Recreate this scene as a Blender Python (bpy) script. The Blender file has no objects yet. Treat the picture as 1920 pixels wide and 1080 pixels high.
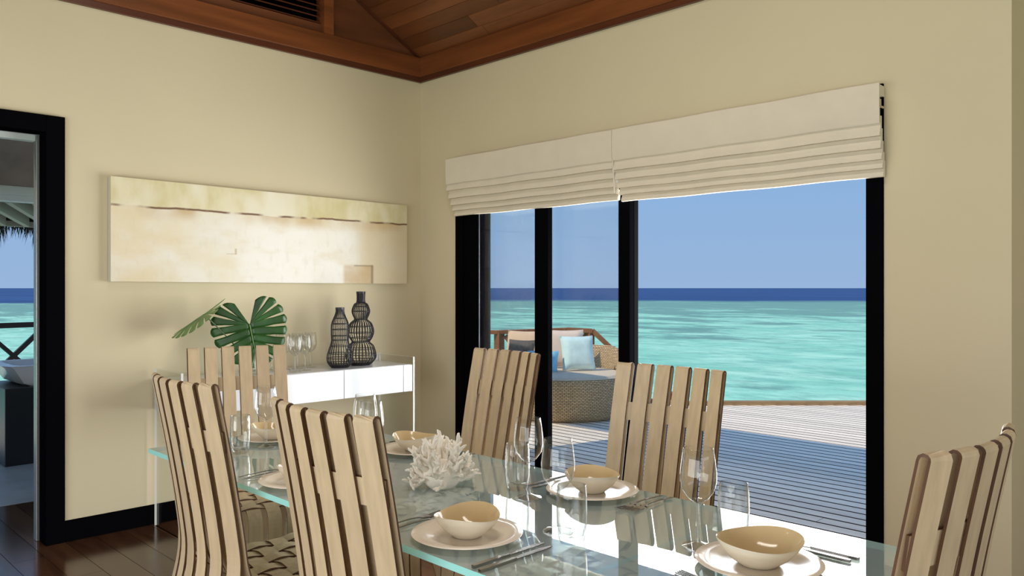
import bpy, bmesh, math, random
from mathutils import Vector, Matrix
random.seed(7)
S = bpy.context.scene
COL = S.collection
R = math.radians

# ------------------------------------------------------------------ camera
cam_d = bpy.data.cameras.new('camera')
cam = bpy.data.objects.new('camera', cam_d); COL.objects.link(cam)
cam_d.sensor_fit = 'HORIZONTAL'; cam_d.sensor_width = 36.0
cam_d.lens = 36.0 * 1490.0 / 1920.0
cam_d.clip_end = 30000; cam_d.clip_start = 0.05
cam.location = (4.578, -3.607, 1.32)
cam.rotation_euler = (R(90), 0, math.atan2(0.7097, 0.7045))
S.camera = cam

# ------------------------------------------------------------------ world, sun, lights, exposure
W = bpy.data.worlds.new('sky'); S.world = W; W.use_nodes = True
nt = W.node_tree; nt.nodes.clear()
wo = nt.nodes.new('ShaderNodeOutputWorld'); bg = nt.nodes.new('ShaderNodeBackground')
tc = nt.nodes.new('ShaderNodeTexCoord'); sx = nt.nodes.new('ShaderNodeSeparateXYZ')
rp = nt.nodes.new('ShaderNodeValToRGB')
nt.links.new(tc.outputs['Generated'], sx.inputs[0]); nt.links.new(sx.outputs['Z'], rp.inputs[0])
rp.color_ramp.elements[0].position = 0.0; rp.color_ramp.elements[0].color = (0.30, 0.44, 0.67, 1)
rp.color_ramp.elements[1].position = 0.9; rp.color_ramp.elements[1].color = (0.20, 0.39, 0.75, 1)
e = rp.color_ramp.elements.new(0.12); e.color = (0.255, 0.43, 0.69, 1)
nt.links.new(rp.outputs[0], bg.inputs['Color']); bg.inputs['Strength'].default_value = 1.05
nt.links.new(bg.outputs[0], wo.inputs[0])

def light(name, kind, loc, energy, color=(1, 1, 1), size=(1, 1), aim=None, angle=None):
    d = bpy.data.lights.new(name, kind); o = bpy.data.objects.new(name, d); COL.objects.link(o)
    d.energy = energy; d.color = color; o.location = loc
    if kind == 'AREA':
        d.shape = 'RECTANGLE'; d.size, d.size_y = size
    if kind == 'SUN': d.angle = angle
    if aim: o.rotation_euler = Vector(aim).to_track_quat('-Z', 'Y').to_euler()
    return o
light('sun', 'SUN', (0, -8, 12), 3.3, (1.0, 0.85, 0.64), aim=(0.6, 2.53, -2.86), angle=R(0.6))
# daylight through the sliding doors; the rear, side and overhead lamps are added unseen fill
light('door_daylight', 'AREA', (1.83, 0.30, 0.95), 122, (1.0, 0.98, 0.95), (2.75, 1.75), aim=(0, -1, 0))
light('rear_fill', 'AREA', (3.6, -5.05, 1.05), 85, (1.0, 0.97, 0.92), (5.0, 1.3), aim=(-0.05, 1, 0))
light('side_fill', 'AREA', (6.85, -2.4, 1.4), 30, (1.0, 0.95, 0.88), (3.2, 1.8), aim=(-1, 0, 0))
light('overhead_fill', 'AREA', (2.85, -2.15, 3.75), 30, (1.0, 0.93, 0.82), (1.7, 0.35), aim=(0, 0, -1))  # added fill from above to brighten the tabletop; no fitting is modelled
V = S.view_settings
V.view_transform = 'Standard'; V.look = 'None'; V.gamma = 1.0; V.use_curve_mapping = False
V.exposure = 0.0
S.cycles.transparent_max_bounces = 40

# ------------------------------------------------------------------ materials
MATS = {}
def mat(name, col, rough=0.5, metal=0.0, spec=0.5, noise=None, bump=None, coat=0.0, rand=0.0, coords='Object'):
    """noise=(scale xyz, amount, detail) darkens and lightens the colour along the grain"""
    m = bpy.data.materials.new(name); m.use_nodes = True; MATS[name] = m
    n = m.node_tree.nodes; l = m.node_tree.links
    b = n['Principled BSDF']
    b.inputs['Base Color'].default_value = (*col, 1); b.inputs['Roughness'].default_value = rough
    b.inputs['Metallic'].default_value = metal; b.inputs['Specular IOR Level'].default_value = spec
    b.inputs['Coat Weight'].default_value = coat; b.inputs['Coat Roughness'].default_value = 0.08
    src = None
    if noise or bump:
        t = n.new('ShaderNodeTexCoord')
    if noise:
        mp = n.new('ShaderNodeMapping'); mp.inputs['Scale'].default_value = noise[0]
        l.new(t.outputs[coords], mp.inputs[0])
        nz = n.new('ShaderNodeTexNoise'); nz.inputs['Scale'].default_value = 1; nz.inputs['Detail'].default_value = noise[2]
        l.new(mp.outputs[0], nz.inputs['Vector'])
        if rand:
            oi0 = n.new('ShaderNodeObjectInfo'); va = n.new('ShaderNodeVectorMath'); va.operation = 'ADD'
            ms = n.new('ShaderNodeMath'); ms.operation = 'MULTIPLY'; ms.inputs[1].default_value = 37.0
            l.new(oi0.outputs['Random'], ms.inputs[0]); l.new(mp.outputs[0], va.inputs[0]); l.new(ms.outputs[0], va.inputs[1])
            l.new(va.outputs[0], nz.inputs['Vector'])
        cr = n.new('ShaderNodeValToRGB')
        a = noise[1]
        cr.color_ramp.elements[0].position = 0.25; cr.color_ramp.elements[1].position = 0.75
        cr.color_ramp.elements[0].color = (*[c * (1 - a) for c in col], 1)
        cr.color_ramp.elements[1].color = (*[min(1, c * (1 + a)) for c in col], 1)
        l.new(nz.outputs['Fac'], cr.inputs[0]); src = cr.outputs[0]
    if rand:
        oi = n.new('ShaderNodeObjectInfo'); mr = n.new('ShaderNodeMapRange')
        mr.inputs['To Min'].default_value = 1 - rand; mr.inputs['To Max'].default_value = 1 + rand
        l.new(oi.outputs['Random'], mr.inputs[0])
        mx = n.new('ShaderNodeMix'); mx.data_type = 'RGBA'; mx.blend_type = 'MULTIPLY'; mx.inputs[0].default_value = 1
        cb = n.new('ShaderNodeCombineColor')
        for k in range(3): l.new(mr.outputs[0], cb.inputs[k])
        if src: l.new(src, mx.inputs[6])
        else: mx.inputs[6].default_value = (*col, 1)
        l.new(cb.outputs[0], mx.inputs[7]); src = mx.outputs[2]
    if src: l.new(src, b.inputs['Base Color'])
    if bump:
        mp2 = n.new('ShaderNodeMapping'); mp2.inputs['Scale'].default_value = bump[0]
        l.new(t.outputs[coords], mp2.inputs[0])
        nb = n.new('ShaderNodeTexNoise'); nb.inputs['Scale'].default_value = 1; nb.inputs['Detail'].default_value = 3
        l.new(mp2.outputs[0], nb.inputs['Vector'])
        bp = n.new('ShaderNodeBump'); bp.inputs['Strength'].default_value = bump[1]; bp.inputs['Distance'].default_value = bump[2]
        l.new(nb.outputs['Fac'], bp.inputs['Height']); l.new(bp.outputs[0], b.inputs['Normal'])
    return m

def glass(name, tint, f0=0.045, rough=0.0, haze=0.0, hazecol=(0.7, 0.8, 0.8), power=5.0):
    """thin clear glass: what lies behind shows through tinted, with a Schlick Fresnel reflection, alike from both sides"""
    m = bpy.data.materials.new(name); m.use_nodes = True; MATS[name] = m
    n = m.node_tree.nodes; l = m.node_tree.links; n.clear()
    o = n.new('ShaderNodeOutputMaterial'); tr = n.new('ShaderNodeBsdfTransparent'); gl = n.new('ShaderNodeBsdfGlossy')
    mx = n.new('ShaderNodeMixShader')
    tr.inputs[0].default_value = (*tint, 1); gl.inputs['Roughness'].default_value = rough
    base = tr.outputs[0]
    if haze:
        df = n.new('ShaderNodeBsdfDiffuse'); df.inputs[0].default_value = (*hazecol, 1)
        m2 = n.new('ShaderNodeMixShader'); m2.inputs[0].default_value = haze
        l.new(base, m2.inputs[1]); l.new(df.outputs[0], m2.inputs[2]); base = m2.outputs[0]
    ge = n.new('ShaderNodeNewGeometry'); dt = n.new('ShaderNodeVectorMath'); dt.operation = 'DOT_PRODUCT'
    l.new(ge.outputs['Normal'], dt.inputs[0]); l.new(ge.outputs['Incoming'], dt.inputs[1])
    def M(op, a, bv, clamp=False):
        x = n.new('ShaderNodeMath'); x.operation = op; x.use_clamp = clamp
        for k, v in ((0, a), (1, bv)):
            if isinstance(v, (int, float)): x.inputs[k].default_value = v
            else: l.new(v, x.inputs[k])
        return x.outputs[0]
    om = M('SUBTRACT', 1.0, M('ABSOLUTE', dt.outputs['Value'], 0), True)
    fac = M('ADD', M('MULTIPLY', M('POWER', om, power), 1.0 - f0), f0, True)
    l.new(fac, mx.inputs[0]); l.new(base, mx.inputs[1]); l.new(gl.outputs[0], mx.inputs[2])
    l.new(mx.outputs[0], o.inputs[0])
    return m

M_wall = mat('wall_plaster', (0.69, 0.61, 0.42), 0.75, spec=0.25, noise=((1.5, 1.5, 1.5), 0.025, 3), bump=((60, 60, 60), 0.05, 0.002))
M_wall_out = mat('outside_plaster', (0.55, 0.50, 0.42), 0.8)
M_fascia = mat('fascia_wood', (0.20, 0.062, 0.018), 0.35, noise=((1.0, 1.0, 14), 0.40, 5), spec=0.4)
M_mold = mat('moulding_wood', (0.105, 0.03, 0.012), 0.35, noise=((1, 1, 10), 0.3, 3))
M_ceil = mat('ceiling_plank_wood', (0.155, 0.052, 0.018), 0.35, noise=((1.2, 9, 9), 0.35, 4), rand=0.55, spec=0.4)
M_gable = mat('gable_wood', (0.15, 0.050, 0.018), 0.4, noise=((1, 1.2, 12), 0.35, 4))
M_black = mat('black_lacquer', (0.003, 0.003, 0.004), 0.6, spec=0.0)
M_blackbrown = mat('dark_brown_aluminium', (0.008, 0.008, 0.009), 0.6, spec=0.0)
M_reflect = mat('painted_reflection_grey', (0.10, 0.105, 0.12), 0.6, spec=0.1)  # grey of a reflection, put into the colour
M_steel = mat('brushed_aluminium', (0.42, 0.43, 0.42), 0.3, metal=0.7)
M_floor = mat('dark_floor_wood', (0.060, 0.026, 0.013), 0.16, noise=((2.5, 26, 26), 0.45, 5), rand=0.3, spec=0.5)
M_grout = mat('floor_underlay', (0.012, 0.007, 0.004), 0.6)
M_deck = mat('bleached_deck_wood', (0.86, 0.77, 0.66), 0.75, noise=((1.5, 40, 40), 0.14, 4), rand=0.10)
M_deckgap = mat('deck_joist_dark', (0.02, 0.016, 0.018), 0.9)
M_deckside = mat('painted_gap_shade', (0.075, 0.062, 0.066), 0.9)  # plank sides coloured dark to paint in the shade of the gaps
M_kerb = mat('deck_kerb_wood', (0.30, 0.20, 0.10), 0.7, noise=((3, 3, 20), 0.3, 3))
M_rail = mat('handrail_teak', (0.27, 0.11, 0.045), 0.5, noise=((6, 6, 6), 0.35, 4))
M_wood = mat('bent_maple', (0.58, 0.445, 0.275), 0.45, noise=((60, 60, 3.0), 0.12, 4), rand=0.07)
M_woodedge = mat('bent_maple_edge', (0.10, 0.042, 0.016), 0.55, noise=((30, 30, 6), 0.3, 3))
M_white = mat('white_lacquer', (0.74, 0.76, 0.80), 0.12, spec=0.5)
M_seam = mat('drawer_gap', (0.30, 0.31, 0.33), 0.5)
M_cream = mat('cream_stoneware', (0.84, 0.75, 0.63), 0.14, spec=0.5, noise=((12, 12, 12), 0.04, 2))
M_bowlout = mat('bowl_outer_glaze', (0.74, 0.66, 0.51), 0.12, noise=((14, 14, 25), 0.06, 2))
M_bowlin = mat('bowl_inner_glaze', (0.72, 0.56, 0.31), 0.12, noise=((10, 10, 10), 0.06, 2))
M_cut = mat('polished_steel', (0.36, 0.34, 0.33), 0.16, metal=1.0)
M_coral = mat('white_coral', (0.92, 0.87, 0.77), 0.75, noise=((40, 40, 40), 0.07, 2), bump=((160, 160, 160), 0.4, 0.003))
M_wire = mat('black_wire', (0.018, 0.018, 0.026), 0.4)
M_leaf = mat('monstera_leaf', (0.018, 0.080, 0.011), 0.32, noise=((14, 14, 14), 0.45, 3), spec=0.5)
M_leaf2 = mat('pale_leaf_underside', (0.15, 0.27, 0.08), 0.5, noise=((20, 20, 20), 0.35, 3))
M_stem = mat('leaf_stem', (0.07, 0.12, 0.05), 0.5)
M_fabric = mat('linen_blind', (0.76, 0.69, 0.56), 0.9, spec=0.1, noise=((9, 9, 9), 0.03, 4), bump=((260, 260, 260), 0.12, 0.001))
M_canvas_side = mat('canvas_side', (0.74, 0.69, 0.60), 0.8)
M_wicker = mat('wicker', (0.33, 0.235, 0.13), 0.7)
M_cush = mat('daybed_cushion', (0.66, 0.55, 0.43), 0.9)
M_pil_blue = mat('pale_blue_cushion', (0.62, 0.83, 0.84), 0.9, noise=((12, 12, 12), 0.12, 3))
M_pil_sky = mat('sky_blue_cushion', (0.22, 0.55, 0.75), 0.9)
M_pil_pink = mat('blush_cushion', (0.72, 0.60, 0.52), 0.9)
M_pil_dark = mat('charcoal_cushion', (0.10, 0.09, 0.085), 0.9, noise=((30, 30, 30), 0.4, 2))
M_pil_sand = mat('sand_cushion', (0.70, 0.52, 0.36), 0.9)
M_tub = mat('bathtub_white', (0.72, 0.74, 0.80), 0.2)
M_tubpanel = mat('dark_bath_panel', (0.006, 0.008, 0.014), 0.35)
M_stone = mat('grey_stone', (0.36, 0.37, 0.38), 0.35, noise=((5, 5, 5), 0.15, 4))
M_soffit = mat('grey_brown_soffit', (0.25, 0.185, 0.135), 0.8, noise=((6, 6, 6), 0.2, 3))
M_beam = mat('pale_beam_paint', (0.68, 0.74, 0.72), 0.6)
M_rafter = mat('grey_green_rafter', (0.42, 0.43, 0.34), 0.7)
M_thatch = mat('dry_thatch', (0.050, 0.048, 0.045), 0.9)
M_railblack = mat('black_rail', (0.02, 0.014, 0.014), 0.5)
M_plastic = mat('outlet_plastic', (0.82, 0.80, 0.74), 0.4)
M_brass = mat('cord_hook_metal', (0.55, 0.48, 0.36), 0.3, metal=0.8)
G_table = glass('table_glass', (0.66, 0.84, 0.84), 0.09, haze=0.50, hazecol=(0.60, 0.77, 0.79), power=3.6)
G_edge = mat('table_glass_edge', (0.36, 0.78, 0.72), 0.15, spec=0.6)
G_panel = glass('console_glass', (0.93, 0.94, 0.93), 0.04)
G_paneledge = mat('console_glass_edge', (0.80, 0.80, 0.76), 0.2)
G_pane = glass('door_pane', (0.98, 0.985, 0.985), 0.015)
G_clear = glass('drinking_glass', (0.955, 0.965, 0.965), 0.07, power=2.7)

# wicker weave: bump from a fine crossed wave
n = M_wicker.node_tree.nodes; l = M_wicker.node_tree.links
t = n.new('ShaderNodeTexCoord'); br = n.new('ShaderNodeTexBrick')
br.inputs['Scale'].default_value = 1; br.inputs['Brick Width'].default_value = 0.040; br.inputs['Row Height'].default_value = 0.016
br.inputs['Mortar Size'].default_value = 0.003
br.inputs['Color1'].default_value = (0.72, 0.53, 0.29, 1); br.inputs['Color2'].default_value = (0.54, 0.38, 0.20, 1); br.inputs['Mortar'].default_value = (0.08, 0.05, 0.03, 1)
l.new(t.outputs['UV'], br.inputs['Vector']); l.new(br.outputs['Color'], n['Principled BSDF'].inputs['Base Color'])
bp = n.new('ShaderNodeBump'); bp.inputs['Strength'].default_value = 0.6; bp.inputs['Distance'].default_value = 0.01; bp.invert = True
l.new(br.outputs['Fac'], bp.inputs['Height']); l.new(bp.outputs[0], n['Principled BSDF'].inputs['Normal'])

def sea_material():
    m = bpy.data.materials.new('lagoon_water'); m.use_nodes = True
    n = m.node_tree.nodes; l = m.node_tree.links; b = n['Principled BSDF']
    ge = n.new('ShaderNodeNewGeometry')
    def noise(scale, detail=4, rough=0.55, ofs=0):
        mp = n.new('ShaderNodeMapping'); mp.inputs['Scale'].default_value = scale; mp.inputs['Location'].default_value = (ofs, ofs * 2, 0)
        mp.inputs['Rotation'].default_value = (0, 0, R(-45.2))
        # rotate so that x runs along the reef edge
        l.new(ge.outputs['Position'], mp.inputs[0])
        z = n.new('ShaderNodeTexNoise'); z.inputs['Scale'].default_value = 1; z.inputs['Detail'].default_value = detail; z.inputs['Roughness'].default_value = rough
        l.new(mp.outputs[0], z.inputs['Vector']); return z.outputs['Fac']
    def ramp(src, a, bb, ca=(0, 0, 0, 1), cb=(1, 1, 1, 1)):
        r = n.new('ShaderNodeValToRGB'); r.color_ramp.elements[0].position = a; r.color_ramp.elements[1].position = bb
        r.color_ramp.elements[0].color = ca; r.color_ramp.elements[1].color = cb; l.new(src, r.inputs[0]); return r.outputs[0]
    def mixc(f, a, bcol):
        x = n.new('ShaderNodeMix'); x.data_type = 'RGBA'
        if isinstance(f, float): x.inputs[0].default_value = f
        else: l.new(f, x.inputs[0])
        for k, v in ((6, a), (7, bcol)):
            if isinstance(v, tuple): x.inputs[k].default_value = v
            else: l.new(v, x.inputs[k])
        return x.outputs[2]
    def math_(op, a, bv):
        x = n.new('ShaderNodeMath'); x.operation = op
        for k, v in ((0, a), (1, bv)):
            if isinstance(v, (int, float)): x.inputs[k].default_value = v
            else: l.new(v, x.inputs[k])
        return x.outputs[0]
    ln = n.new('ShaderNodeVectorMath'); ln.operation = 'LENGTH'; l.new(ge.outputs['Position'], ln.inputs[0]); dist = ln.outputs['Value']
    base = mixc(ramp(noise((0.05, 0.09, 1), 5, 0.6), 0.35, 0.65), (0.24, 0.60, 0.455, 1), (0.37, 0.78, 0.60, 1))
    base = mixc(math_('MULTIPLY', ramp(noise((0.30, 0.55, 1), 6, 0.68, 3.1), 0.45, 0.72), 0.85), base, (0.56, 0.90, 0.72, 1))
    fine = ramp(noise((0.55, 1.0, 1), 6, 0.74, 9.4), 0.47, 0.62)
    base = mixc(math_('MULTIPLY', fine, 0.60), base, (0.15, 0.42, 0.345, 1))
    # reef heads: dark patches, thicker towards the outer reef flat
    d2 = n.new('ShaderNodeMapRange'); l.new(dist, d2.inputs[0]); d2.inputs['From Min'].default_value = 30; d2.inputs['From Max'].default_value = 125
    d2.inputs['To Min'].default_value = 0.0; d2.inputs['To Max'].default_value = 0.24
    reef = ramp(math_('ADD', noise((0.09, 0.17, 1), 6, 0.68, 21.0), d2.outputs[0]), 0.585, 0.66)
    base = mixc(math_('MULTIPLY', reef, 0.80), base, (0.13, 0.28, 0.25, 1))
    # open ocean beyond the reef
    edge = math_('ADD', dist, math_('MULTIPLY', noise((0.012, 0.012, 1), 3, 0.5, 5.0), 110.0))
    d3 = n.new('ShaderNodeMapRange'); l.new(edge, d3.inputs[0]); d3.inputs['From Min'].default_value = 215; d3.inputs['From Max'].default_value = 250
    deep = mixc(ramp(noise((0.01, 0.05, 1), 4, 0.6, 2.0), 0.4, 0.7), (0.012, 0.050, 0.185, 1), (0.022, 0.078, 0.24, 1))
    base = mixc(d3.outputs[0], base, deep)
    l.new(base, b.inputs['Base Color']); b.inputs['Roughness'].default_value = 0.55; b.inputs['Specular IOR Level'].default_value = 0.12
    return m
M_sea = sea_material()

def painting_material():
    m = bpy.data.materials.new('abstract_canvas_paint'); m.use_nodes = True
    n = m.node_tree.nodes; l = m.node_tree.links; b = n['Principled BSDF']; b.inputs['Roughness'].default_value = 0.7
    tc = n.new('ShaderNodeTexCoord'); sp = n.new('ShaderNodeSeparateXYZ'); l.new(tc.outputs['UV'], sp.inputs[0]); U, Vv = sp.outputs[0], sp.outputs[1]
    def noise(scale, detail=4, ofs=0):
        mp = n.new('ShaderNodeMapping'); mp.inputs['Scale'].default_value = scale; mp.inputs['Location'].default_value = (ofs, ofs, 0)
        l.new(tc.outputs['UV'], mp.inputs[0]); z = n.new('ShaderNodeTexNoise'); z.inputs['Scale'].default_value = 1; z.inputs['Detail'].default_value = detail
        l.new(mp.outputs[0], z.inputs['Vector']); return z.outputs['Fac']
    def M(op, a, bv, c=None):
        x = n.new('ShaderNodeMath'); x.operation = op
        for k, v in ((0, a), (1, bv), (2, c)):
            if v is None: continue
            if isinstance(v, (int, float)): x.inputs[k].default_value = v
            else: l.new(v, x.inputs[k])
        return x.outputs[0]
    def sm(x, a, bb):
        r = n.new('ShaderNodeMapRange'); r.interpolation_type = 'SMOOTHSTEP'; l.new(x, r.inputs[0]); r.inputs['From Min'].default_value = a; r.inputs['From Max'].default_value = bb
        return r.outputs[0]
    def mul(*a):
        o = a[0]
        for q in a[1:]: o = M('MULTIPLY', o, q)
        return o
    def inv(x): return M('SUBTRACT', 1.0, x)
    def mix(f, a, c):
        x = n.new('ShaderNodeMix'); x.data_type = 'RGBA'; l.new(f, x.inputs[0])
        for k, v in ((6, a), (7, c)):
            if isinstance(v, tuple): x.inputs[k].default_value = v
            else: l.new(v, x.inputs[k])
        return x.outputs[2]
    cream = mix(sm(noise((7, 3, 1), 5), 0.35, 0.65), (0.82, 0.75, 0.58, 1), (0.86, 0.83, 0.74, 1))
    c = mix(mul(sm(noise((4, 2, 1), 4, 3.3), 0.48, 0.66), 0.6), cream, (0.78, 0.64, 0.38, 1))
    # right third: ochre wash; bright patch in the middle
    c = mix(mul(sm(U, 0.76, 0.84), 0.75), c, (0.72, 0.60, 0.38, 1))
    ctr = mul(sm(U, 0.28, 0.42), inv(sm(U, 0.70, 0.82)), inv(sm(Vv, 0.55, 0.75)))
    c = mix(mul(ctr, 0.75), c, (0.93, 0.915, 0.87, 1))
    c = mix(mul(sm(noise((9, 5, 1), 6, 31), 0.50, 0.72), 0.45), c, (0.78, 0.68, 0.46, 1))
    c = mix(mul(sm(noise((60, 6, 1), 3, 41), 0.52, 0.75), 0.20), c, (0.62, 0.58, 0.44, 1))
    # the upper band above the drawn line
    lin = M('ADD', M('ADD', M('MULTIPLY', U, 0.004), 0.742), M('MULTIPLY', M('SUBTRACT', noise((9, 1, 1), 4, 7), 0.5), 0.06))
    d = M('SUBTRACT', Vv, lin)
    band = mix(sm(noise((14, 2, 1), 5, 9), 0.35, 0.7), (0.66, 0.58, 0.30, 1), (0.80, 0.74, 0.52, 1))
    band = mix(mul(sm(noise((5, 1, 1), 2, 15), 0.48, 0.6), 0.7), band, (0.88, 0.84, 0.70, 1))
    c = mix(sm(d, -0.012, 0.02), c, band)
    under = mul(sm(d, -0.16, -0.01), inv(sm(d, -0.01, 0.0)), sm(noise((4.5, 0.6, 1), 3, 1.4), 0.45, 0.62))
    c = mix(mul(under, 0.75), c, (0.55, 0.36, 0.12, 1))
    ln = mul(sm(M('ABSOLUTE', d, 0), 0.020, 0.002), sm(noise((10, 0.5, 1), 3, 4.2), 0.36, 0.50))
    r2 = n.nodes if False else None
    c = mix(mul(inv(sm(M('ABSOLUTE', d, 0), 0.002, 0.018)), sm(noise((10, 0.5, 1), 3, 4.2), 0.36, 0.52)), c, (0.16, 0.07, 0.025, 1))
    # small square drawn at the lower right
    def rect(u0, u1, v0, v1, s=0.004): return mul(sm(U, u0 - s, u0 + s), inv(sm(U, u1 - s, u1 + s)), sm(Vv, v0 - 3 * s, v0 + 3 * s), inv(sm(Vv, v1 - 3 * s, v1 + 3 * s)))
    c = mix(mul(rect(0.735, 0.855, -0.1, 0.21, 0.008), M('ADD', 0.25, M('MULTIPLY', noise((22, 8, 1), 4, 51), 0.6))), c, (0.52, 0.33, 0.11, 1))
    c = mix(mul(rect(0.775, 0.853, 0.20, 0.216, 0.003), 0.6), c, (0.20, 0.14, 0.08, 1))
    c = mix(mul(rect(0.845, 0.854, -0.1, 0.216, 0.003), 0.6), c, (0.20, 0.14, 0.08, 1))
    c = mix(mul(rect(0.352, 0.358, 0.30, 0.36, 0.002), 0.6), c, (0.45, 0.34, 0.16, 1))
    c = mix(mul(rect(0.325, 0.358, 0.298, 0.306, 0.002), 0.5), c, (0.45, 0.34, 0.16, 1))
    l.new(c, b.inputs['Base Color'])
    return m
M_paint = painting_material()

# ------------------------------------------------------------------ mesh helpers
class MB:
    def __init__(s): s.v = []; s.f = []; s.m = []; s.uv = {}
    def face(s, idx, mi=0): s.f.append(tuple(idx)); s.m.append(mi)
    def box(s, a, b, mi=0):
        x0, y0, z0 = a; x1, y1, z1 = b; k = len(s.v)
        s.v += [(x0, y0, z0), (x1, y0, z0), (x1, y1, z0), (x0, y1, z0), (x0, y0, z1), (x1, y0, z1), (x1, y1, z1), (x0, y1, z1)]
        for q in ((0, 3, 2, 1), (4, 5, 6, 7), (0, 1, 5, 4), (1, 2, 6, 5), (2, 3, 7, 6), (3, 0, 4, 7)): s.face([k + i for i in q], mi)
    def prism(s, poly, d, mi=0):
        """poly: list of 3-D points in a plane, extruded by vector d"""
        k = len(s.v); n_ = len(poly)
        s.v += [tuple(p) for p in poly] + [(p[0] + d[0], p[1] + d[1], p[2] + d[2]) for p in poly]
        s.face([k + i for i in range(n_)][::-1], mi); s.face([k + n_ + i for i in range(n_)], mi)
        for i in range(n_):
            j = (i + 1) % n_; s.face([k + i, k + j, k + n_ + j, k + n_ + i], mi)
    def lathe(s, prof, seg=24, mi=0, c=(0, 0, 0), cap=True, fn=None):
        k = len(s.v)
        for r, z in prof:
            for i in range(seg):
                a = 2 * math.pi * i / seg
                rr, zz = (r, z) if fn is None else fn(r, z, a)
                s.v.append((c[0] + rr * math.cos(a), c[1] + rr * math.sin(a), c[2] + zz))
        for j in range(len(prof) - 1):
            mm = mi if not callable(mi) else mi(j)
            for i in range(seg):
                i2 = (i + 1) % seg
                s.face([k + j * seg + i, k + j * seg + i2, k + (j + 1) * seg + i2, k + (j + 1) * seg + i], mm)
    def tube(s, pts, rad, seg=8, mi=0, cap=True):
        pts = [Vector(p) for p in pts]; k = len(s.v); nP = len(pts)
        rads = rad if isinstance(rad, (list, tuple)) else [rad] * nP
        ref = None
        for i, p in enumerate(pts):
            t = (pts[min(i + 1, nP - 1)] - pts[max(i - 1, 0)]).normalized()
            if ref is None:
                ref = Vector((0, 0, 1)) if abs(t.z) < 0.9 else Vector((1, 0, 0))
            u = (ref - t * ref.dot(t)).normalized(); w = t.cross(u); ref = u
            for j in range(seg):
                a = 2 * math.pi * j / seg
                q = p + (u * math.cos(a) + w * math.sin(a)) * rads[i]; s.v.append(tuple(q))
        for i in range(nP - 1):
            for j in range(seg):
                j2 = (j + 1) % seg
                s.face([k + i * seg + j, k + i * seg + j2, k + (i + 1) * seg + j2, k + (i + 1) * seg + j], mi)
        if cap:
            s.face([k + j for j in range(seg)][::-1], mi); s.face([k + (nP - 1) * seg + j for j in range(seg)], mi)
    def ribbon(s, pts, wdir, width, thick, mi_face=0, mi_edge=1):
        """flat strip swept along pts; wdir (vector or per-point list) is the width direction"""
        pts = [Vector(p) for p in pts]; k = len(s.v); nP = len(pts)
        for i, p in enumerate(pts):
            t = (pts[min(i + 1, nP - 1)] - pts[max(i - 1, 0)]).normalized()
            w = Vector(wdir[i] if isinstance(wdir, list) else wdir); w = (w - t * w.dot(t)).normalized()
            nn = w.cross(t)
            for a, c in ((-1, -1), (1, -1), (1, 1), (-1, 1)):
                s.v.append(tuple(p + w * (a * width / 2) + nn * (c * thick / 2)))
        for i in range(nP - 1):
            a = k + i * 4; c = a + 4
            s.face([a, a + 1, c + 1, c], mi_face); s.face([a + 1, a + 2, c + 2, c + 1], mi_edge)
            s.face([a + 2, a + 3, c + 3, c + 2], mi_face); s.face([a + 3, a, c, c + 3], mi_edge)
        s.face([k, k + 3, k + 2, k + 1], mi_edge); e_ = k + (nP - 1) * 4; s.face([e_, e_ + 1, e_ + 2, e_ + 3], mi_edge)
    def mesh(s, name, mats, smooth=False, angle=None):
        me = bpy.data.meshes.new(name); me.from_pydata(s.v, [], s.f)
        for m_ in (mats if isinstance(mats, (list, tuple)) else [mats]): me.materials.append(m_)
        if any(s.m): me.polygons.foreach_set('material_index', s.m)
        bm = bmesh.new(); bm.from_mesh(me); bmesh.ops.recalc_face_normals(bm, faces=bm.faces)
        if smooth:
            for f_ in bm.faces: f_.smooth = True
            if angle:
                for ed in bm.edges:
                    if len(ed.link_faces) == 2 and ed.calc_face_angle(0) > R(angle): ed.smooth = False
        bm.to_mesh(me); bm.free(); me.update()
        return me
    def build(s, name, mats, parent=None, smooth=False, angle=40, bevel=0, loc=None):
        o = bpy.data.objects.new(name, s.mesh(name, mats, smooth, angle)); COL.objects.link(o)
        if parent: o.parent = parent
        if loc: o.location = loc
        if bevel:
            b = o.modifiers.new('bevel', 'BEVEL'); b.width = bevel; b.segments = 2; b.limit_method = 'ANGLE'
        return o

def tag(o, label, cat, group=None):
    o['label'] = label; o['category'] = cat
    if group: o['group'] = group
    return o
def empty(name, loc=(0, 0, 0), rz=0):
    o = bpy.data.objects.new(name, None); COL.objects.link(o); o.location = loc; o.rotation_euler = (0, 0, rz); o.empty_display_size = 0.1
    return o
def thing(name, label, cat, loc=(0, 0, 0), rz=0, group=None): return tag(empty(name, loc, rz), label, cat, group)
def struct(o, label=None):
    o['kind'] = 'structure'
    if label: o['label'] = label
    return o
def link(name, me, parent=None, loc=(0, 0, 0), rot=(0, 0, 0)):
    o = bpy.data.objects.new(name, me); COL.objects.link(o); o.location = loc; o.rotation_euler = rot
    if parent: o.parent = parent
    return o
def copy_tree(o, parent=None):
    c = o.copy(); COL.objects.link(c)
    if parent: c.parent = parent
    for ch in o.children: copy_tree(ch, c)
    return c
def smoothpath(pts, per=6):
    """Catmull-Rom through pts"""
    P = [Vector(p) for p in pts]; out = []
    for i in range(len(P) - 1):
        p0 = P[max(i - 1, 0)]; p1 = P[i]; p2 = P[i + 1]; p3 = P[min(i + 2, len(P) - 1)]
        for k in range(per):
            t = k / per
            out.append(0.5 * ((2 * p1) + (p2 - p0) * t + (2 * p0 - 5 * p1 + 4 * p2 - p3) * t * t + (3 * p1 - p0 - 3 * p2 + p3) * t ** 3))
    out.append(P[-1]); return out

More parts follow.
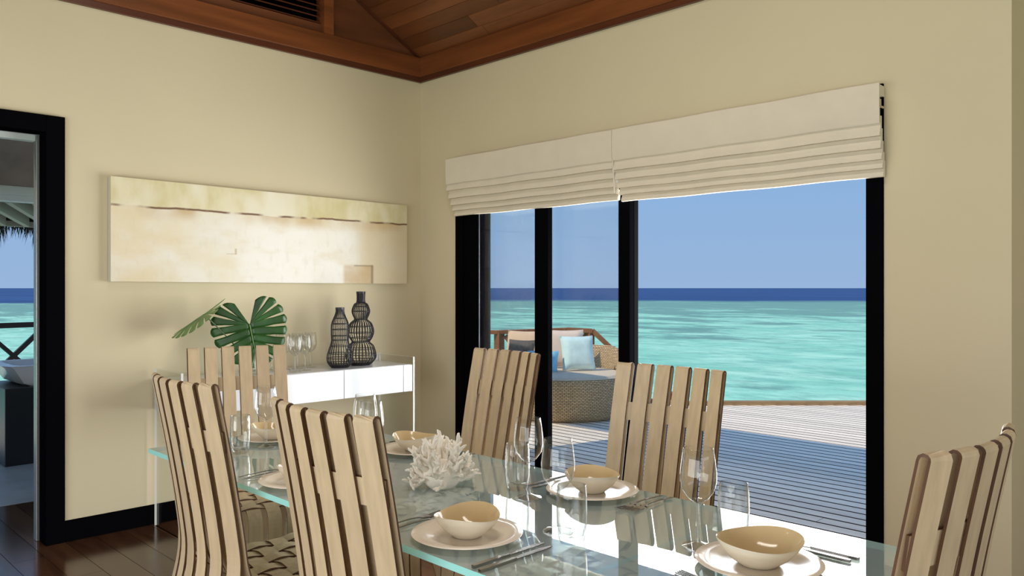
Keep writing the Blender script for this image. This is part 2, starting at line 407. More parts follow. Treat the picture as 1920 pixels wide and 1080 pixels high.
# ------------------------------------------------------------------ room shell
ZW = 2.81            # underside of the timber fascia
ZT = 2.985           # top of the fascia
SL = 0.545           # roof pitch (rise per metre)
YR = -2.5            # ridge line
XE, YE = 7.0, -5.2   # far ends of the room behind the camera

# floor with planks running along X
fb = MB(); fb.box((-2.2, YE, -0.10), (XE, 0.5, -0.012)); floor = struct(fb.build('floor', M_grout), 'dark glossy plank floor')
pw = 0.1425
y = -2.06 + 14 * pw
rows = 0
while y - pw > YE:
    x = -2.2 + random.uniform(0.3, 1.6)
    xs = [-2.2]
    while x < XE - 0.4: xs.append(x); x += random.uniform(1.5, 2.1)
    xs.append(XE)
    for a, c in zip(xs[:-1], xs[1:]):
        p = MB(); p.box((a + 0.0012, y - pw + 0.0012, -0.012), (c - 0.0012, y - 0.0012, 0.0)); p.build('plank', M_floor, floor)
    y -= pw; rows += 1
p = MB(); p.box((-2.2, -0.062, -0.012), (XE, 0.5, -0.001)); p.build('threshold_strip', M_floor, floor)

# painting wall with the bathroom doorway (x = 0 plane), thickness 0.14 outwards
DY0, DY1, DZ = -3.75, -2.350, 2.205
w = MB()
w.box((-0.14, DY1, 0), (0, 0.20, ZT)); w.box((-0.14, DY0, DZ), (0, DY1, ZT)); w.box((-0.14, YE, 0), (0, DY0, ZT))
struct(w.build('wall_left', M_wall), 'cream plaster wall behind the sideboard')
# back wall with the sliding door opening
OX0, OX1, OZ = 0.398, 3.256, 2.215
w = MB()
w.box((-0.14, 0, 0), (OX0, 0.20, ZT)); w.box((OX0, 0, OZ), (OX1, 0.20, ZT)); w.box((OX1, 0, 0), (3.742, 0.65, ZT)); w.box((3.742, 0.45, 0), (XE, 0.65, ZT))
w.box((3.742, 0.0, 2.6), (XE, 0.45, ZT))
struct(w.build('wall_back', M_wall), 'cream plaster wall around the sliding doors')
w = MB(); w.box((XE, YE, 0), (XE + 0.15, -4.2, 3.0)); w.box((XE, -0.6, 0), (XE + 0.15, 0.65, 3.0)); w.box((XE, -4.2, 2.4), (XE + 0.15, -0.6, 3.0)); w.box((XE, -4.2, 0), (XE + 0.15, -0.6, 0.3))
w.prism([(XE, YE, 3.0), (XE, 0.65, 3.0), (XE, YR, ZT + SL * 2.5 + 0.05)], (0.15, 0, 0))
struct(w.build('wall_right', M_wall))
w = MB(); w.box((-0.14, YE - 0.15, 0), (0.9, YE, ZT)); w.box((6.3, YE - 0.15, 0), (XE + 0.15, YE, ZT)); w.box((0.9, YE - 0.15, 2.55), (6.3, YE, ZT)); w.box((0.9, YE - 0.15, 0), (6.3, YE, 0.3))
struct(w.build('wall_front', M_wall))
w = MB()
for xx in (0.9, 2.25, 3.6, 4.95, 6.24): w.box((xx, YE - 0.1, 0.3), (xx + 0.06, YE - 0.04, 2.55))
w.box((0.9, YE - 0.1, 2.49), (6.3, YE - 0.04, 2.55)); w.box((0.9, YE - 0.1, 0.3), (6.3, YE - 0.04, 0.36))
wf = w.build('assumed_window_1', M_black); struct(wf)  # assumed window behind the camera, unseen, put in for the rear light
w = MB(); w.box((0.96, YE - 0.075, 0.36), (6.24, YE - 0.065, 2.49)); w.build('pane', G_pane, wf)
w = MB()
for yy in (-4.2, -3.0, -1.8, -0.66): w.box((XE + 0.04, yy, 0.3), (XE + 0.1, yy + 0.06, 2.4))
w.box((XE + 0.04, -4.2, 2.34), (XE + 0.1, -0.6, 2.4)); w.box((XE + 0.04, -4.2, 0.3), (XE + 0.1, -0.6, 0.36))
wf = w.build('assumed_window_2', M_black); struct(wf)  # assumed side window, out of view, put in for light from the right
w = MB(); w.box((XE + 0.065, -4.14, 0.36), (XE + 0.075, -0.66, 2.34)); w.build('pane', G_pane, wf)

# gable above the painting wall: timber panels beside a louvred vent
zr = ZT + SL * 2.5
g = MB()
g.prism([(-0.14, 0.05, ZT), (-0.14, -0.752, ZT), (-0.14, -0.752, ZT + 0.752 * SL + 0.03), (-0.14, 0.05, ZT + 0.01)], (0.13, 0, 0))
g.prism([(-0.14, -4.25, ZT), (-0.14, YE, ZT), (-0.14, -4.25, ZT + 0.95 * SL)], (0.13, 0, 0))
g.prism([(-0.14, -0.752, 3.32), (-0.14, -4.25, 3.32), (-0.14, -4.25, 3.52), (-0.14, YR, zr), (-0.14, -0.752, 3.42)], (0.13, 0, 0))
g.box((-0.14, -4.25, ZT), (-0.13, -0.752, 3.32))
struct(g.build('wall_gable', M_gable), 'brown timber gable panelling above the painting wall')
lv = thing('louvre_vent', 'brown timber louvre vent high on the gable above the painting', 'vent', (0, -2.5, ZT))
f = MB(); f.box((-0.06, -1.75, 0.0), (0.005, 1.68, 0.062)); f.build('bottom_rail', M_gable, lv)
f = MB(); f.box((-0.06, 1.676, 0.0), (0.035, 1.748, 0.44)); f.build('post', M_fascia, lv)
f = MB(); f.box((-0.06, -1.748, 0.0), (0.035, -1.676, 0.44)); f.build('post', M_fascia, lv)
f = MB(); f.box((-0.12, -1.68, 0.05), (-0.085, 1.68, 0.335)); f.build('backing', M_black, lv)
sm_ = MB(); sm_.prism([(-0.065, -1.676, 0.0), (-0.005, -1.676, -0.022), (-0.005, -1.676, -0.014), (-0.065, -1.676, 0.008)], (0, 3.352, 0))
sme = sm_.mesh('slat', M_mold)
for k in range(8): link('slat', sme, lv, (0, 0, 0.092 + k * 0.036))

# timber fascias at the top of the walls
t = MB(); t.box((0, YE, ZW + 0.035), (0.032, -0.03, ZT)); o = struct(t.build('trim_1', M_fascia, bevel=0.003), 'brown timber fascia along the top of the painting wall')
t = MB(); t.box((0, YE, ZW), (0.022, -0.02, ZW + 0.036)); t.build('moulding', M_mold, o)
t = MB(); t.box((0, -0.032, ZW + 0.035), (XE, 0, ZT)); o = struct(t.build('trim_2', M_fascia, bevel=0.003), 'brown timber fascia along the top of the sliding door wall')
t = MB(); t.box((0, -0.022, ZW), (XE, 0, ZW + 0.036)); t.build('moulding', M_mold, o)

# sloping plank ceiling, two pitches meeting at the ridge; the roof runs on to the outside eaves
EV = 0.5
th = math.atan(SL); cosn, sinn = math.cos(th), math.sin(th)
r = MB()
r.prism([(-0.35, EV, ZT - SL * EV + 0.05), (-0.35, YR, zr + 0.05), (-0.35, 2 * YR - EV, ZT - SL * EV + 0.05), (-0.35, 2 * YR - EV, ZT - SL * EV + 0.17), (-0.35, YR, zr + 0.19), (-0.35, EV, ZT - SL * EV + 0.17)], (9.35, 0, 0))
ceiling = struct(r.build('ceiling', M_mold), 'sloping ceiling of brown hardwood planks')
r = MB(); r.prism([(-2.9, EV, ZT - SL * EV + 0.05), (-2.9, -1.0, ZT + SL + 0.05), (-2.9, -1.0, ZT + SL + 0.17), (-2.9, EV, ZT - SL * EV + 0.17)], (2.54, 0, 0)); struct(r.build('shade_slab', M_mold))  # unseen slab added to keep the sun off the deck by the daybed
pw2 = 0.105; L = 2.5 / cosn; nrow = int(L / pw2)
for side in (0, 1):
    for k in range(nrow + 1):
        s0 = k * pw2; s1 = min(L, s0 + pw2 - 0.004)
        if s1 - s0 < 0.01: continue
        xs = [0.0]; x = random.uniform(0.5, 2.0)
        if side: x = 99
        while x < XE - 0.5: xs.append(x); x += random.uniform(1.3, 2.6)
        xs.append(XE)
        for a, c in zip(xs[:-1], xs[1:]):
            p = MB()
            def pt(s_, d_):
                yy = -s_ * cosn - d_ * sinn * -1 * 0; zz = ZT + s_ * sinn + d_
                if side: yy = 2 * YR - yy
                return yy, zz
            (ya, za), (yb, zb) = pt(s0, 0), pt(s1, 0)
            p.prism([(a + 0.0015, ya, za), (a + 0.0015, yb, zb), (a + 0.0015, yb, zb + 0.05), (a + 0.0015, ya, za + 0.05)], (c - a - 0.003, 0, 0))
            p.build('plank', M_ceil, ceiling)
# dark fillet where ceiling meets gable
t = MB(); t.prism([(0.0, 0.0, ZT - 0.012), (0.0, YR, zr - 0.012), (0.0, YR, zr + 0.012), (0.0, 0.0, ZT + 0.012)], (0.024, 0, 0)); struct(t.build('trim_3', M_mold))

# baseboards
t = MB(); t.box((0, -2.352, 0), (0.018, 0, 0.108)); struct(t.build('baseboard_left', M_black), 'black baseboard of the painting wall')
t = MB(); t.box((0.018, -0.018, 0), (OX0, 0, 0.108)); t.box((OX1, -0.018, 0), (3.742, 0, 0.108)); struct(t.build('baseboard_back', M_black), 'black baseboard beside the sliding doors')

# ------------------------------------------------------------------ sliding doors (door_1)
dr = struct(empty('door_1', ((OX0 + OX1) / 2, 0.06, 0)), 'black framed sliding glass doors pushed to the left')
ox = (OX0 + OX1) / 2; oy = 0.06
def dpart(name, boxes, m, bev=0.003):
    b = MB()
    for a, c in boxes: b.box((a[0] - ox, a[1] - oy, a[2]), (c[0] - ox, c[1] - oy, c[2]))
    return b.build(name, m, dr, bevel=bev)
dpart('jamb', [((OX0, -0.012, 0), (0.475, 0.16, OZ))], M_black)
dpart('jamb', [((3.182, -0.012, 0), (OX1, 0.16, OZ))], M_black)
dpart('head', [((OX0, -0.010, 2.13), (OX1, 0.16, OZ))], M_black)
dpart('track', [((0.475, 0.0, 0.0), (3.182, 0.16, 0.022))], M_blackbrown)
def sash(x0, x1, y0, y1, m, stl=0.085, str_=0.085):
    s_ = dpart('sash', [((x0, y0, 0.03), (x0 + stl, y1, 2.13)), ((x1 - str_, y0, 0.03), (x1, y1, 2.13)), ((x0 + stl, y0, 0.03), (x1 - str_, y1, 0.13)), ((x0 + stl, y0, 2.03), (x1 - str_, y1, 2.13))], m)
    b = MB(); ym = (y0 + y1) / 2
    b.box((x0 + stl - ox, ym - 0.003 - oy, 0.13), (x1 - str_ - ox, ym + 0.003 - oy, 2.03)); b.build('pane', G_pane, s_)
    return s_
sash(0.475, 1.255, 0.005, 0.045, M_black, 0.155, 0.115)
sash(0.480, 1.840, 0.055, 0.095, M_black, 0.14, 0.082)
sash(0.490, 1.835, 0.105, 0.145, M_blackbrown, 0.10, 0.085)
b = MB(); b.box((0.628 - ox, -0.002 - oy, 0.3), (0.632 - ox, 0.006 - oy, 2.05)); b.build('reflection_strip', M_reflect, dr)  # thin grey strip painted in for the reflection line on the stile

# bathroom doorway (door_2)
d2 = struct(empty('door_2', (0, (DY0 + DY1) / 2, 0)), 'black framed doorway to the bathroom')
oy2 = (DY0 + DY1) / 2
def d2part(name, a, c, m): b = MB(); b.box((a[0], a[1] - oy2, a[2]), (c[0], c[1] - oy2, c[2])); return b.build(name, m, d2, bevel=0.003)
d2part('jamb', (-0.10, -2.437, 0), (0.022, DY1 + 0.002, DZ), M_black)
d2part('jamb', (-0.10, DY0, 0), (0.022, DY0 + 0.085, DZ), M_black)
d2part('head', (-0.10, DY0 + 0.085, 2.118), (0.022, -2.437, DZ), M_black)
d2part('sliding_leaf_edge', (-0.155, -2.45, 0.0), (-0.105, -2.33, 2.12), M_steel)
d2part('light_track', (-0.16, DY0 + 0.085, 2.085), (-0.105, -2.452, 2.118), M_beam)

# ------------------------------------------------------------------ outdoors: deck, sea
sea = MB(); sea.v = [(-12000, -12000, -1.6), (12000, -12000, -1.6), (12000, 12000, -1.6), (-12000, 12000, -1.6)]; sea.face((0, 1, 2, 3))
struct(sea.build('sea_surface', M_sea), 'turquoise lagoon turning deep blue at the horizon')
# deck outline towards the sea: polygon corners
EDGE = [(-4.2, 1.15), (-1.9, 3.45), (-1.15, 3.95), (-0.42, 4.10), (-0.14, 4.45), (4.2, 8.83)]
def left_x(yv):
    for (xa, ya), (xb, yb) in zip(EDGE[:-1], EDGE[1:]):
        if ya <= yv <= yb: return xa + (xb - xa) * (yv - ya) / (yb - ya)
    return EDGE[0][0] if yv < EDGE[0][1] else 99
d = MB(); d.prism([(x_, y_, -0.12) for x_, y_ in [(-4.2, 0.2)] + EDGE + [(9.0, 8.83), (9.0, 0.66), (3.7, 0.66), (3.7, 0.2)]], (0, 0, 0.075))
deck = struct(d.build('deck', M_deckgap), 'bleached timber deck, shaded near the house and sunlit at its edge')
dpw = 0.115; y = 0.205
while y < 8.3:
    xl0, xl1 = left_x(y) + 0.03, left_x(y + dpw - 0.020) + 0.03
    xr0 = 3.735 if y < 0.66 else 9.0
    cuts = [None] + ([] if y < 0.66 else [2.6 + ((rows * 7 + int(y * 100)) % 30) * 0.12]) + [xr0]
    prev = None
    for c in cuts[1:]:
        a0, a1 = (xl0, xl1) if prev is None else (prev + 0.003, prev + 0.003)
        if c > max(a0, a1) + 0.05:
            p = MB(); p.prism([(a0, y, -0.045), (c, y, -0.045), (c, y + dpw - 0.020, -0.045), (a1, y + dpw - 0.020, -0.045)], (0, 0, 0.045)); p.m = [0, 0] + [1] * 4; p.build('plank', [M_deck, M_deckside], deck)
        prev = c
    y += dpw
for i, ((xa, ya), (xb, yb)) in enumerate(zip(EDGE[:-1], EDGE[1:])):
    q = Vector((xb - xa, yb - ya, 0)).normalized(); nn = Vector((q.y, -q.x, 0)) * 0.09
    p = MB(); p.prism([(xa, ya, -0.20), (xb, yb, -0.20), (xb + nn.x, yb + nn.y, -0.20), (xa + nn.x, ya + nn.y, -0.20)], (0, 0, 0.245)); p.build('kerb', M_kerb, deck, bevel=0.006)

def beam(mb, a, b, w_, h_):
    a, b = Vector(a), Vector(b); t_ = (b - a).normalized(); s_ = t_.cross(Vector((0, 0, 1)))
    s_ = s_.normalized() if s_.length > 1e-4 else Vector((1, 0, 0)); u = s_.cross(t_)
    k = len(mb.v)
    for p in (a, b):
        for i, j in ((-1, -1), (1, -1), (1, 1), (-1, 1)): mb.v.append(tuple(p + s_ * (i * w_ / 2) + u * (j * h_ / 2)))
    for q in ((0, 1, 2, 3), (7, 6, 5, 4), (0, 4, 5, 1), (1, 5, 6, 2), (2, 6, 7, 3), (3, 7, 4, 0)): mb.face([k + i for i in q])
# timber handrail behind the daybed
hr = thing('handrail', 'reddish timber deck handrail with posts and braces behind the wicker daybed', 'handrail', (-1.7, 3.2, 0))
def hpart(name, a, b, w_, h_, m=M_rail):
    q = MB(); o_ = Vector((1.7, -3.2, 0)); beam(q, Vector(a) + o_, Vector(b) + o_, w_, h_); return q.build(name, m, hr, bevel=0.004)
RA, RB, RC = (-2.17, 2.88), (-1.62, 3.46), (-1.40, 3.66)
hpart('top_rail', (-3.4, 1.75, 0.80), (*RA, 0.80), 0.10, 0.045)
hpart('top_rail', (*RA, 0.80), (*RB, 0.83), 0.10, 0.045)
hpart('top_rail', (*RB, 0.83), (*RC, 0.815), 0.11, 0.05)
hpart('stair_rail', (*RC, 0.82), (-1.02, 3.97, 0.36), 0.09, 0.055)
hpart('post', (RC[0] - 0.03, RC[1] - 0.02, 0.0), (RC[0] - 0.03, RC[1] - 0.02, 0.80), 0.09, 0.09)
hpart('post', (RA[0], RA[1], 0.0), (RA[0], RA[1], 0.80), 0.09, 0.09)
hpart('post', (-3.35, 1.80, 0.0), (-3.35, 1.80, 0.80), 0.09, 0.09)
hpart('stair_post', (-1.16, 3.86, -0.5), (-1.16, 3.86, 0.50), 0.08, 0.08)
hpart('brace', (RC[0] - 0.06, RC[1] - 0.05, 0.76), (RA[0] + 0.36, RA[1] + 0.36, 0.10), 0.05, 0.06)
hpart('brace', (RA[0] + 0.05, RA[1] + 0.05, 0.76), (RC[0] - 0.36, RC[1] - 0.36, 0.10), 0.05, 0.06)
np_ = MB(); np_.box((-0.045, -0.045, -0.3), (0.045, 0.045, 0.10)); np_.box((-0.055, -0.055, 0.10), (0.055, 0.055, 0.12))
tag(np_.build('newel_post', M_rail, bevel=0.004, loc=(-0.62, 4.16, 0)), 'short orange timber post at the deck edge seen between chair slats', 'post')

# ------------------------------------------------------------------ wicker daybed with cushions
def wicker_uv(o, rad):
    me = o.data; uv = me.uv_layers.new(name='UVMap')
    for lp in me.loops:
        co = me.vertices[lp.vertex_index].co
        uv.data[lp.index].uv = (math.atan2(co.y, co.x) * rad, co.z)
db = thing('daybed', 'round woven wicker daybed with beige seat on the deck', 'daybed', (-1.0, 2.69, 0.0))
q = MB(); seg = 64; k = 0
# outer tub wall, its rim rising towards the back-right
back_ang = R(112)
def rimz(a):
    dlt = abs((a - back_ang + math.pi) % (2 * math.pi) - math.pi)
    return 0.42 + 0.26 * max(0, min(1, (1.42 - dlt) / 0.8))
prof_out = [(0.66, 0.0), (0.70, 0.06), (0.72, 0.2)]
rings = []
for i in range(seg):
    a = -math.pi + 2 * math.pi * i / seg
    rz = rimz(a); c, s_ = math.cos(a), math.sin(a)
    rings.append([(0.66, 0.02), (0.70, 0.08), (0.715, 0.22), (0.72, rz * 0.75), (0.72, rz - 0.03), (0.705, rz), (0.67, rz), (0.65, rz - 0.03), (0.64, 0.30)])
    for r_, z_ in rings[-1]: q.v.append((r_ * c, r_ * s_, z_))
mlen = len(rings[0])
for i in range(seg):
    i2 = (i + 1) % seg
    for j in range(mlen - 1): q.face([i * mlen + j, i2 * mlen + j, i2 * mlen + j + 1, i * mlen + j + 1])
q.face([i * mlen for i in range(seg)])
o = q.build('wicker_shell', M_wicker, db, smooth=True, angle=60); wicker_uv(o, 0.7)
q = MB(); q.lathe([(0.0, 0.28), (0.60, 0.28), (0.635, 0.32), (0.635, 0.40), (0.60, 0.435), (0.3, 0.445), (0.0, 0.445)], 48); q.build('seat_cushion', M_cush, db, smooth=True)
def pillow(name, label, m, loc, size, rot, lean):
    n_ = 12; mb = MB(); a, h_, t_ = size
    for side in (1, -1):
        for i in range(n_ + 1):
            for j in range(n_ + 1):
                u, v_ = i / n_ * 2 - 1, j / n_ * 2 - 1
                th_ = t_ / 2 * (max(0, 1 - u ** 4) * max(0, 1 - v_ ** 4)) ** 0.6
                pin = 1 - 0.06 * (1 - abs(v_) ** 2) ; pin2 = 1 - 0.06 * (1 - abs(u) ** 2)
                mb.v.append((u * a / 2 * pin, side * th_, (v_ * pin2 + 1) * h_ / 2))
    st = (n_ + 1) ** 2
    for sd in range(2):
        for i in range(n_):
            for j in range(n_):
                b_ = sd * st + i * (n_ + 1) + j; mb.face([b_, b_ + 1, b_ + n_ + 2, b_ + n_ + 1])
    o = mb.build(name, m, smooth=True, angle=80, loc=loc); o.rotation_euler = (R(lean), 0, R(rot)); tag(o, label, 'cushion'); return o
D0 = Vector((-1.0, 2.69, 0.0))
rtv, fwv = Vector((0.7045, 0.7097, 0)), Vector((-0.7097, 0.7045, 0))
def dpos(r_, f_, z_): return tuple(D0 + rtv * r_ + fwv * f_ + Vector((0, 0, z_)))
pillow('cushion', 'pale blue and white patterned square cushion upright on the daybed', M_pil_blue, dpos(0.17, -0.02, 0.455), (0.37, 0.37, 0.13), 45 + 14, -16)
pillow('cushion', 'blush pink square cushion behind the pale blue one on the daybed', M_pil_pink, dpos(0.03, 0.27, 0.455), (0.42, 0.42, 0.13), 45 - 4, -14)
pillow('cushion', 'sky blue cushion lying low at the left of the pale blue one', M_pil_sky, dpos(-0.24, -0.20, 0.455), (0.34, 0.26, 0.12), 45 - 10, -38)
pillow('cushion', 'charcoal patterned cushion leaning beside the sand coloured one on the daybed', M_pil_dark, dpos(-0.48, 0.06, 0.455), (0.33, 0.33, 0.13), 45 - 30, -20)
pillow('cushion', 'sand coloured cushion behind the charcoal one on the daybed', M_pil_sand, dpos(-0.44, 0.36, 0.455), (0.42, 0.42, 0.13), 45 - 20, -22)

# ------------------------------------------------------------------ bathroom beyond the doorway
q = MB(); q.box((-2.75, -3.9, -0.10), (-1.0, -0.9, 0.001)); struct(q.build('floor_bathroom', M_stone), 'grey stone floor beside the bathtub')
q = MB(); q.box((-4.6, -4.05, -0.1), (-0.14, -3.9, 3.3)); struct(q.build('wall_sun_block', M_wall))  # unseen wall added to block the sun from the bathroom
bt = thing('bathtub', 'white bathtub on a dark panelled base seen through the doorway', 'bathtub', (-2.55, -1.65, 0))
q = MB(); q.box((-0.30, -0.485, 0.001), (0.35, 1.0, 0.575)); q.build('base_panel', M_tubpanel, bt, bevel=0.004)
q = MB()   # flared rim basin, open on top
sec = [(0.0, 0.575), (0.30, 0.575), (0.33, 0.60), (0.37, 0.715), (0.385, 0.735), (0.34, 0.735), (0.29, 0.64), (0.0, 0.62)]
def rr(r_, z_, a): 
    s_ = (abs(math.cos(a)) ** 14 + abs(math.sin(a)) ** 14) ** (-1 / 14)
    return r_ * s_, z_
kv = len(q.v); q.lathe(sec, 32, fn=rr)
q.v = [(x_ * 0.9, y_ * 1.9 + 0.25, z_) for x_, y_, z_ in q.v]
q.build('basin', M_tub, bt, smooth=True, angle=35)
rl = thing('balustrade', 'black rail with crossed braces beyond the bathtub', 'railing', (-5.0, -1.4, -0.2))
def rpart(name, a, b, w_): m_ = MB(); beam(m_, a, b, w_, w_); m_.build(name, M_railblack, rl)
rpart('top_rail', (0, -1.6, 1.12), (0, 1.4, 1.14), 0.055)
rpart('bottom_rail', (0, -1.6, 0.50), (0, 1.4, 0.50), 0.05)
for yy in (-0.95, -0.35, 0.25, 0.85, 1.4): rpart('post', (0, yy, 0.0), (0, yy, 1.12), 0.055)
for y0, y1 in ((-0.95, -0.35), (-0.35, 0.25), (0.25, 0.85)):
    rpart('brace', (0, y0, 0.50), (0, y1, 1.12), 0.045); rpart('brace', (0.0, y0, 1.12), (0.0, y1, 0.50), 0.04)
q = MB(); q.box((-6.2, -3.6, -0.35), (-2.75, 1.6, -0.2)); struct(q.build('deck_bathroom', M_deck), 'small deck beyond the bathtub')
# eaves over the bathroom
q = MB(); q.box((-2.62, -3.9, 2.12), (-2.55, -0.5, 2.85)); struct(q.build('wall_soffit', M_soffit), 'grey brown soffit board above the bathtub')
q = MB(); q.box((-2.70, -3.9, 2.05), (-2.60, -0.5, 2.135)); q.box((-2.75, -3.9, 2.005), (-2.63, -0.5, 2.05)); struct(q.build('trim_4', M_beam), 'pale painted beam above the bathtub')
ev = thing('thatched_eaves', 'dark thatch fringe under pale rafters beyond the bathroom doorway', 'thatch', (-3.4, -1.6, 2.0))
for k in range(14):
    q = MB(); y0 = -1.75 + k * 0.19; q.prism([(0.65, y0, 0.10), (0.65, y0, 0.0), (-0.6, y0 + 0.62, -0.10), (-0.6, y0 + 0.62, 0.02)], (0, 0.045, 0)); q.build('rafter', M_rafter, ev)
q = MB(); q.prism([(0.75, -1.5, 0.12), (-0.85, -1.5, 0.04), (-0.85, -1.5, 0.16), (0.75, -1.5, 0.26)], (0, 2.8, 0)); q.build('roof_underside', M_thatch, ev)
q = MB(); q.box((-0.68, -1.5, -0.10), (-0.62, 1.3, -0.05)); q.build('eaves_batten', M_rafter, ev)
rnd = random.Random(3); q = MB()
for k in range(1500):
    yy = rnd.uniform(-1.5, 1.3); xx = rnd.uniform(-0.85, -0.66); ll = rnd.uniform(0.10, 0.34) * (0.7 + 0.5 * math.sin(yy * 5) ** 2)
    dx, dy = rnd.uniform(-0.06, 0.02), rnd.uniform(-0.08, 0.08); w_ = rnd.uniform(0.006, 0.014)
    k0 = len(q.v); q.v += [(xx, yy - w_, 0.05), (xx, yy + w_, 0.05), (xx + dx, yy + dy, 0.02 - ll), (xx + w_, yy, 0.05)]
    q.face((k0, k0 + 1, k0 + 2)); q.face((k0 + 1, k0 + 3, k0 + 2)); q.face((k0 + 3, k0, k0 + 2))
o = q.build('thatch_fringe', M_thatch, ev); o['kind'] = 'stuff'

# ------------------------------------------------------------------ painting
pt_ = thing('painting', 'long abstract cream and ochre canvas hung above the sideboard', 'painting', (0, -1.15, 1.355))
q = MB(); PH0, PH1 = -0.985, 0.99; hh = 0.555
q.v = [(0.047, PH0, 0), (0.047, PH1, -0.005), (0.047, PH1, hh - 0.005), (0.047, PH0, hh + 0.01)]; q.face((0, 1, 2, 3))
me = q.mesh('canvas_face', M_paint); uv = me.uv_layers.new(name='UVMap')
for lp in me.loops:
    co = me.vertices[lp.vertex_index].co; uv.data[lp.index].uv = ((co.y - PH0) / (PH1 - PH0), co.z / hh)
link('canvas_face', me, pt_)
q = MB(); q.prism([(0.004, PH0, 0), (0.004, PH1, -0.005), (0.004, PH1, hh - 0.005), (0.004, PH0, hh + 0.01)], (0.0425, 0, 0)); q.build('stretcher', M_canvas_side, pt_)

# ------------------------------------------------------------------ roman blind
bl = thing('roman_blind', 'wide cream linen roman blind folded up above the sliding doors', 'blind', (1.835, 0, 1.8))
q = MB(); q.box((-1.425, -0.085, 0.355), (1.425, -0.004, 0.40)); q.build('headrail', M_fabric, bl)
def blind_panel(x0, x1, drop):
    n_ = 14
    def strip(name, prof, sag=0.0, inset=0.0, par=bl):
        mb = MB()
        a_, b_ = x0 + inset, x1 - inset * 0.4
        for i in range(n_ + 1):
            u = i / n_; sg = -sag * math.sin(math.pi * u) + 0.0015 * math.sin(17 * u + x0 * 5)
            for yy, zz in prof: mb.v.append((a_ + (b_ - a_) * u, yy, zz + sg))
        m_ = len(prof)
        for i in range(n_):
            for j in range(m_): mb.face([i * m_ + j, i * m_ + (j + 1) % m_, (i + 1) * m_ + (j + 1) % m_, (i + 1) * m_ + j])
        mb.face(list(range(m_))); mb.face([n_ * m_ + j for j in range(m_)])
        return mb.build(name, M_fabric, par, smooth=True, angle=50)
    pan = strip('fabric_panel', [(-0.092, 0.404), (-0.098, 0.40), (-0.100, 0.32), (-0.096, 0.235), (-0.092, 0.228), (-0.088, 0.235), (-0.090, 0.40)])
    zs = [0.232, 0.180, 0.128, 0.082, 0.046, 0.010]
    ys = [-0.080, -0.066, -0.051, -0.036, -0.022]
    for k in range(5):
        zt, zb, yy = zs[k] + 0.03, zs[k + 1] - drop, ys[k]
        hgt = zt - zb
        strip('fold', [(yy + 0.012, zt), (yy + 0.002, zt), (yy - 0.004, zb + hgt * 0.45), (yy - 0.013, zb + 0.012), (yy - 0.012, zb + 0.002), (yy, zb), (yy + 0.010, zb + 0.004), (yy + 0.012, zb + 0.03)], sag=0.002, inset=0.004 * k, par=pan)
blind_panel(-1.437, -0.006, -0.004)
blind_panel(-0.003, 1.437, 0.006)
q = MB(); q.tube([(1.432, -0.082, 0.33), (1.434, -0.086, 0.30)], 0.008, 8); q.tube([(1.434, -0.086, 0.30), (1.436, -0.05, 0.30)], 0.005, 8); q.build('cord_hook', M_brass, bl, smooth=True)
q = MB(); q.tube([(0.0, -0.095, 0.23), (0.004, -0.085, 0.05)], 0.0035, 6); q.build('cord', M_canvas_side, bl)

# ------------------------------------------------------------------ sideboard
sb = thing('sideboard', 'white lacquered drawer sideboard hung between two clear glass end panels', 'sideboard', (0.21, -1.14, 0))
def sbp(name, a, c, m, bev=0.002): q = MB(); q.box((a[0] - 0.21, a[1] + 1.14, a[2]), (c[0] - 0.21, c[1] + 1.14, c[2])); return q.build(name, m, sb, bevel=bev)
sbp('body', (0.022, -1.892, 0.640), (0.390, -0.384, 0.818), M_white)
def glasspanel(name, a, c, gm, em, par, off=(0, 0, 0), thin=1):
    """big faces clear, edges in the edge colour; thin = index of the thin axis"""
    mb = MB(); mb.box(tuple(a[i] - off[i] for i in range(3)), tuple(c[i] - off[i] for i in range(3)))
    fm = []
    for f_ in mb.f:
        vs = [mb.v[i] for i in f_]; fl = max(v_[thin] for v_ in vs) - min(v_[thin] for v_ in vs) < 1e-6
        fm.append(0 if fl else 1)
    mb.m = fm; return mb.build(name, [gm, em], par)
glasspanel('glass_end', (0.045, -1.906, 0.0), (0.405, -1.894, 0.872), G_panel, G_paneledge, sb, (0.21, -1.14, 0))
glasspanel('glass_end', (0.022, -0.382, 0.0), (0.405, -0.370, 0.866), G_panel, G_paneledge, sb, (0.21, -1.14, 0))
for ya, yb in ((-1.890, -1.400), (-1.396, -0.911), (-0.907, -0.461), (-0.457, -0.386)):
    sbp('drawer' if yb - ya > 0.2 else 'end_filler', (0.390, ya, 0.642), (0.402, yb, 0.816), M_white)
sbp('gap_shadow_strip', (0.388, -1.888, 0.643), (0.3905, -0.386, 0.815), M_seam, 0)
q = MB(); q.box((0.0, -0.034, -0.034), (0.012, 0.034, 0.034)); q.box((0.012, -0.014, -0.014), (0.015, 0.014, 0.014))
tag(q.build('wall_outlet', M_plastic, bevel=0.002, loc=(0.0, -0.395, 0.835)), 'small white wall outlet beside the taller wire vase', 'outlet')

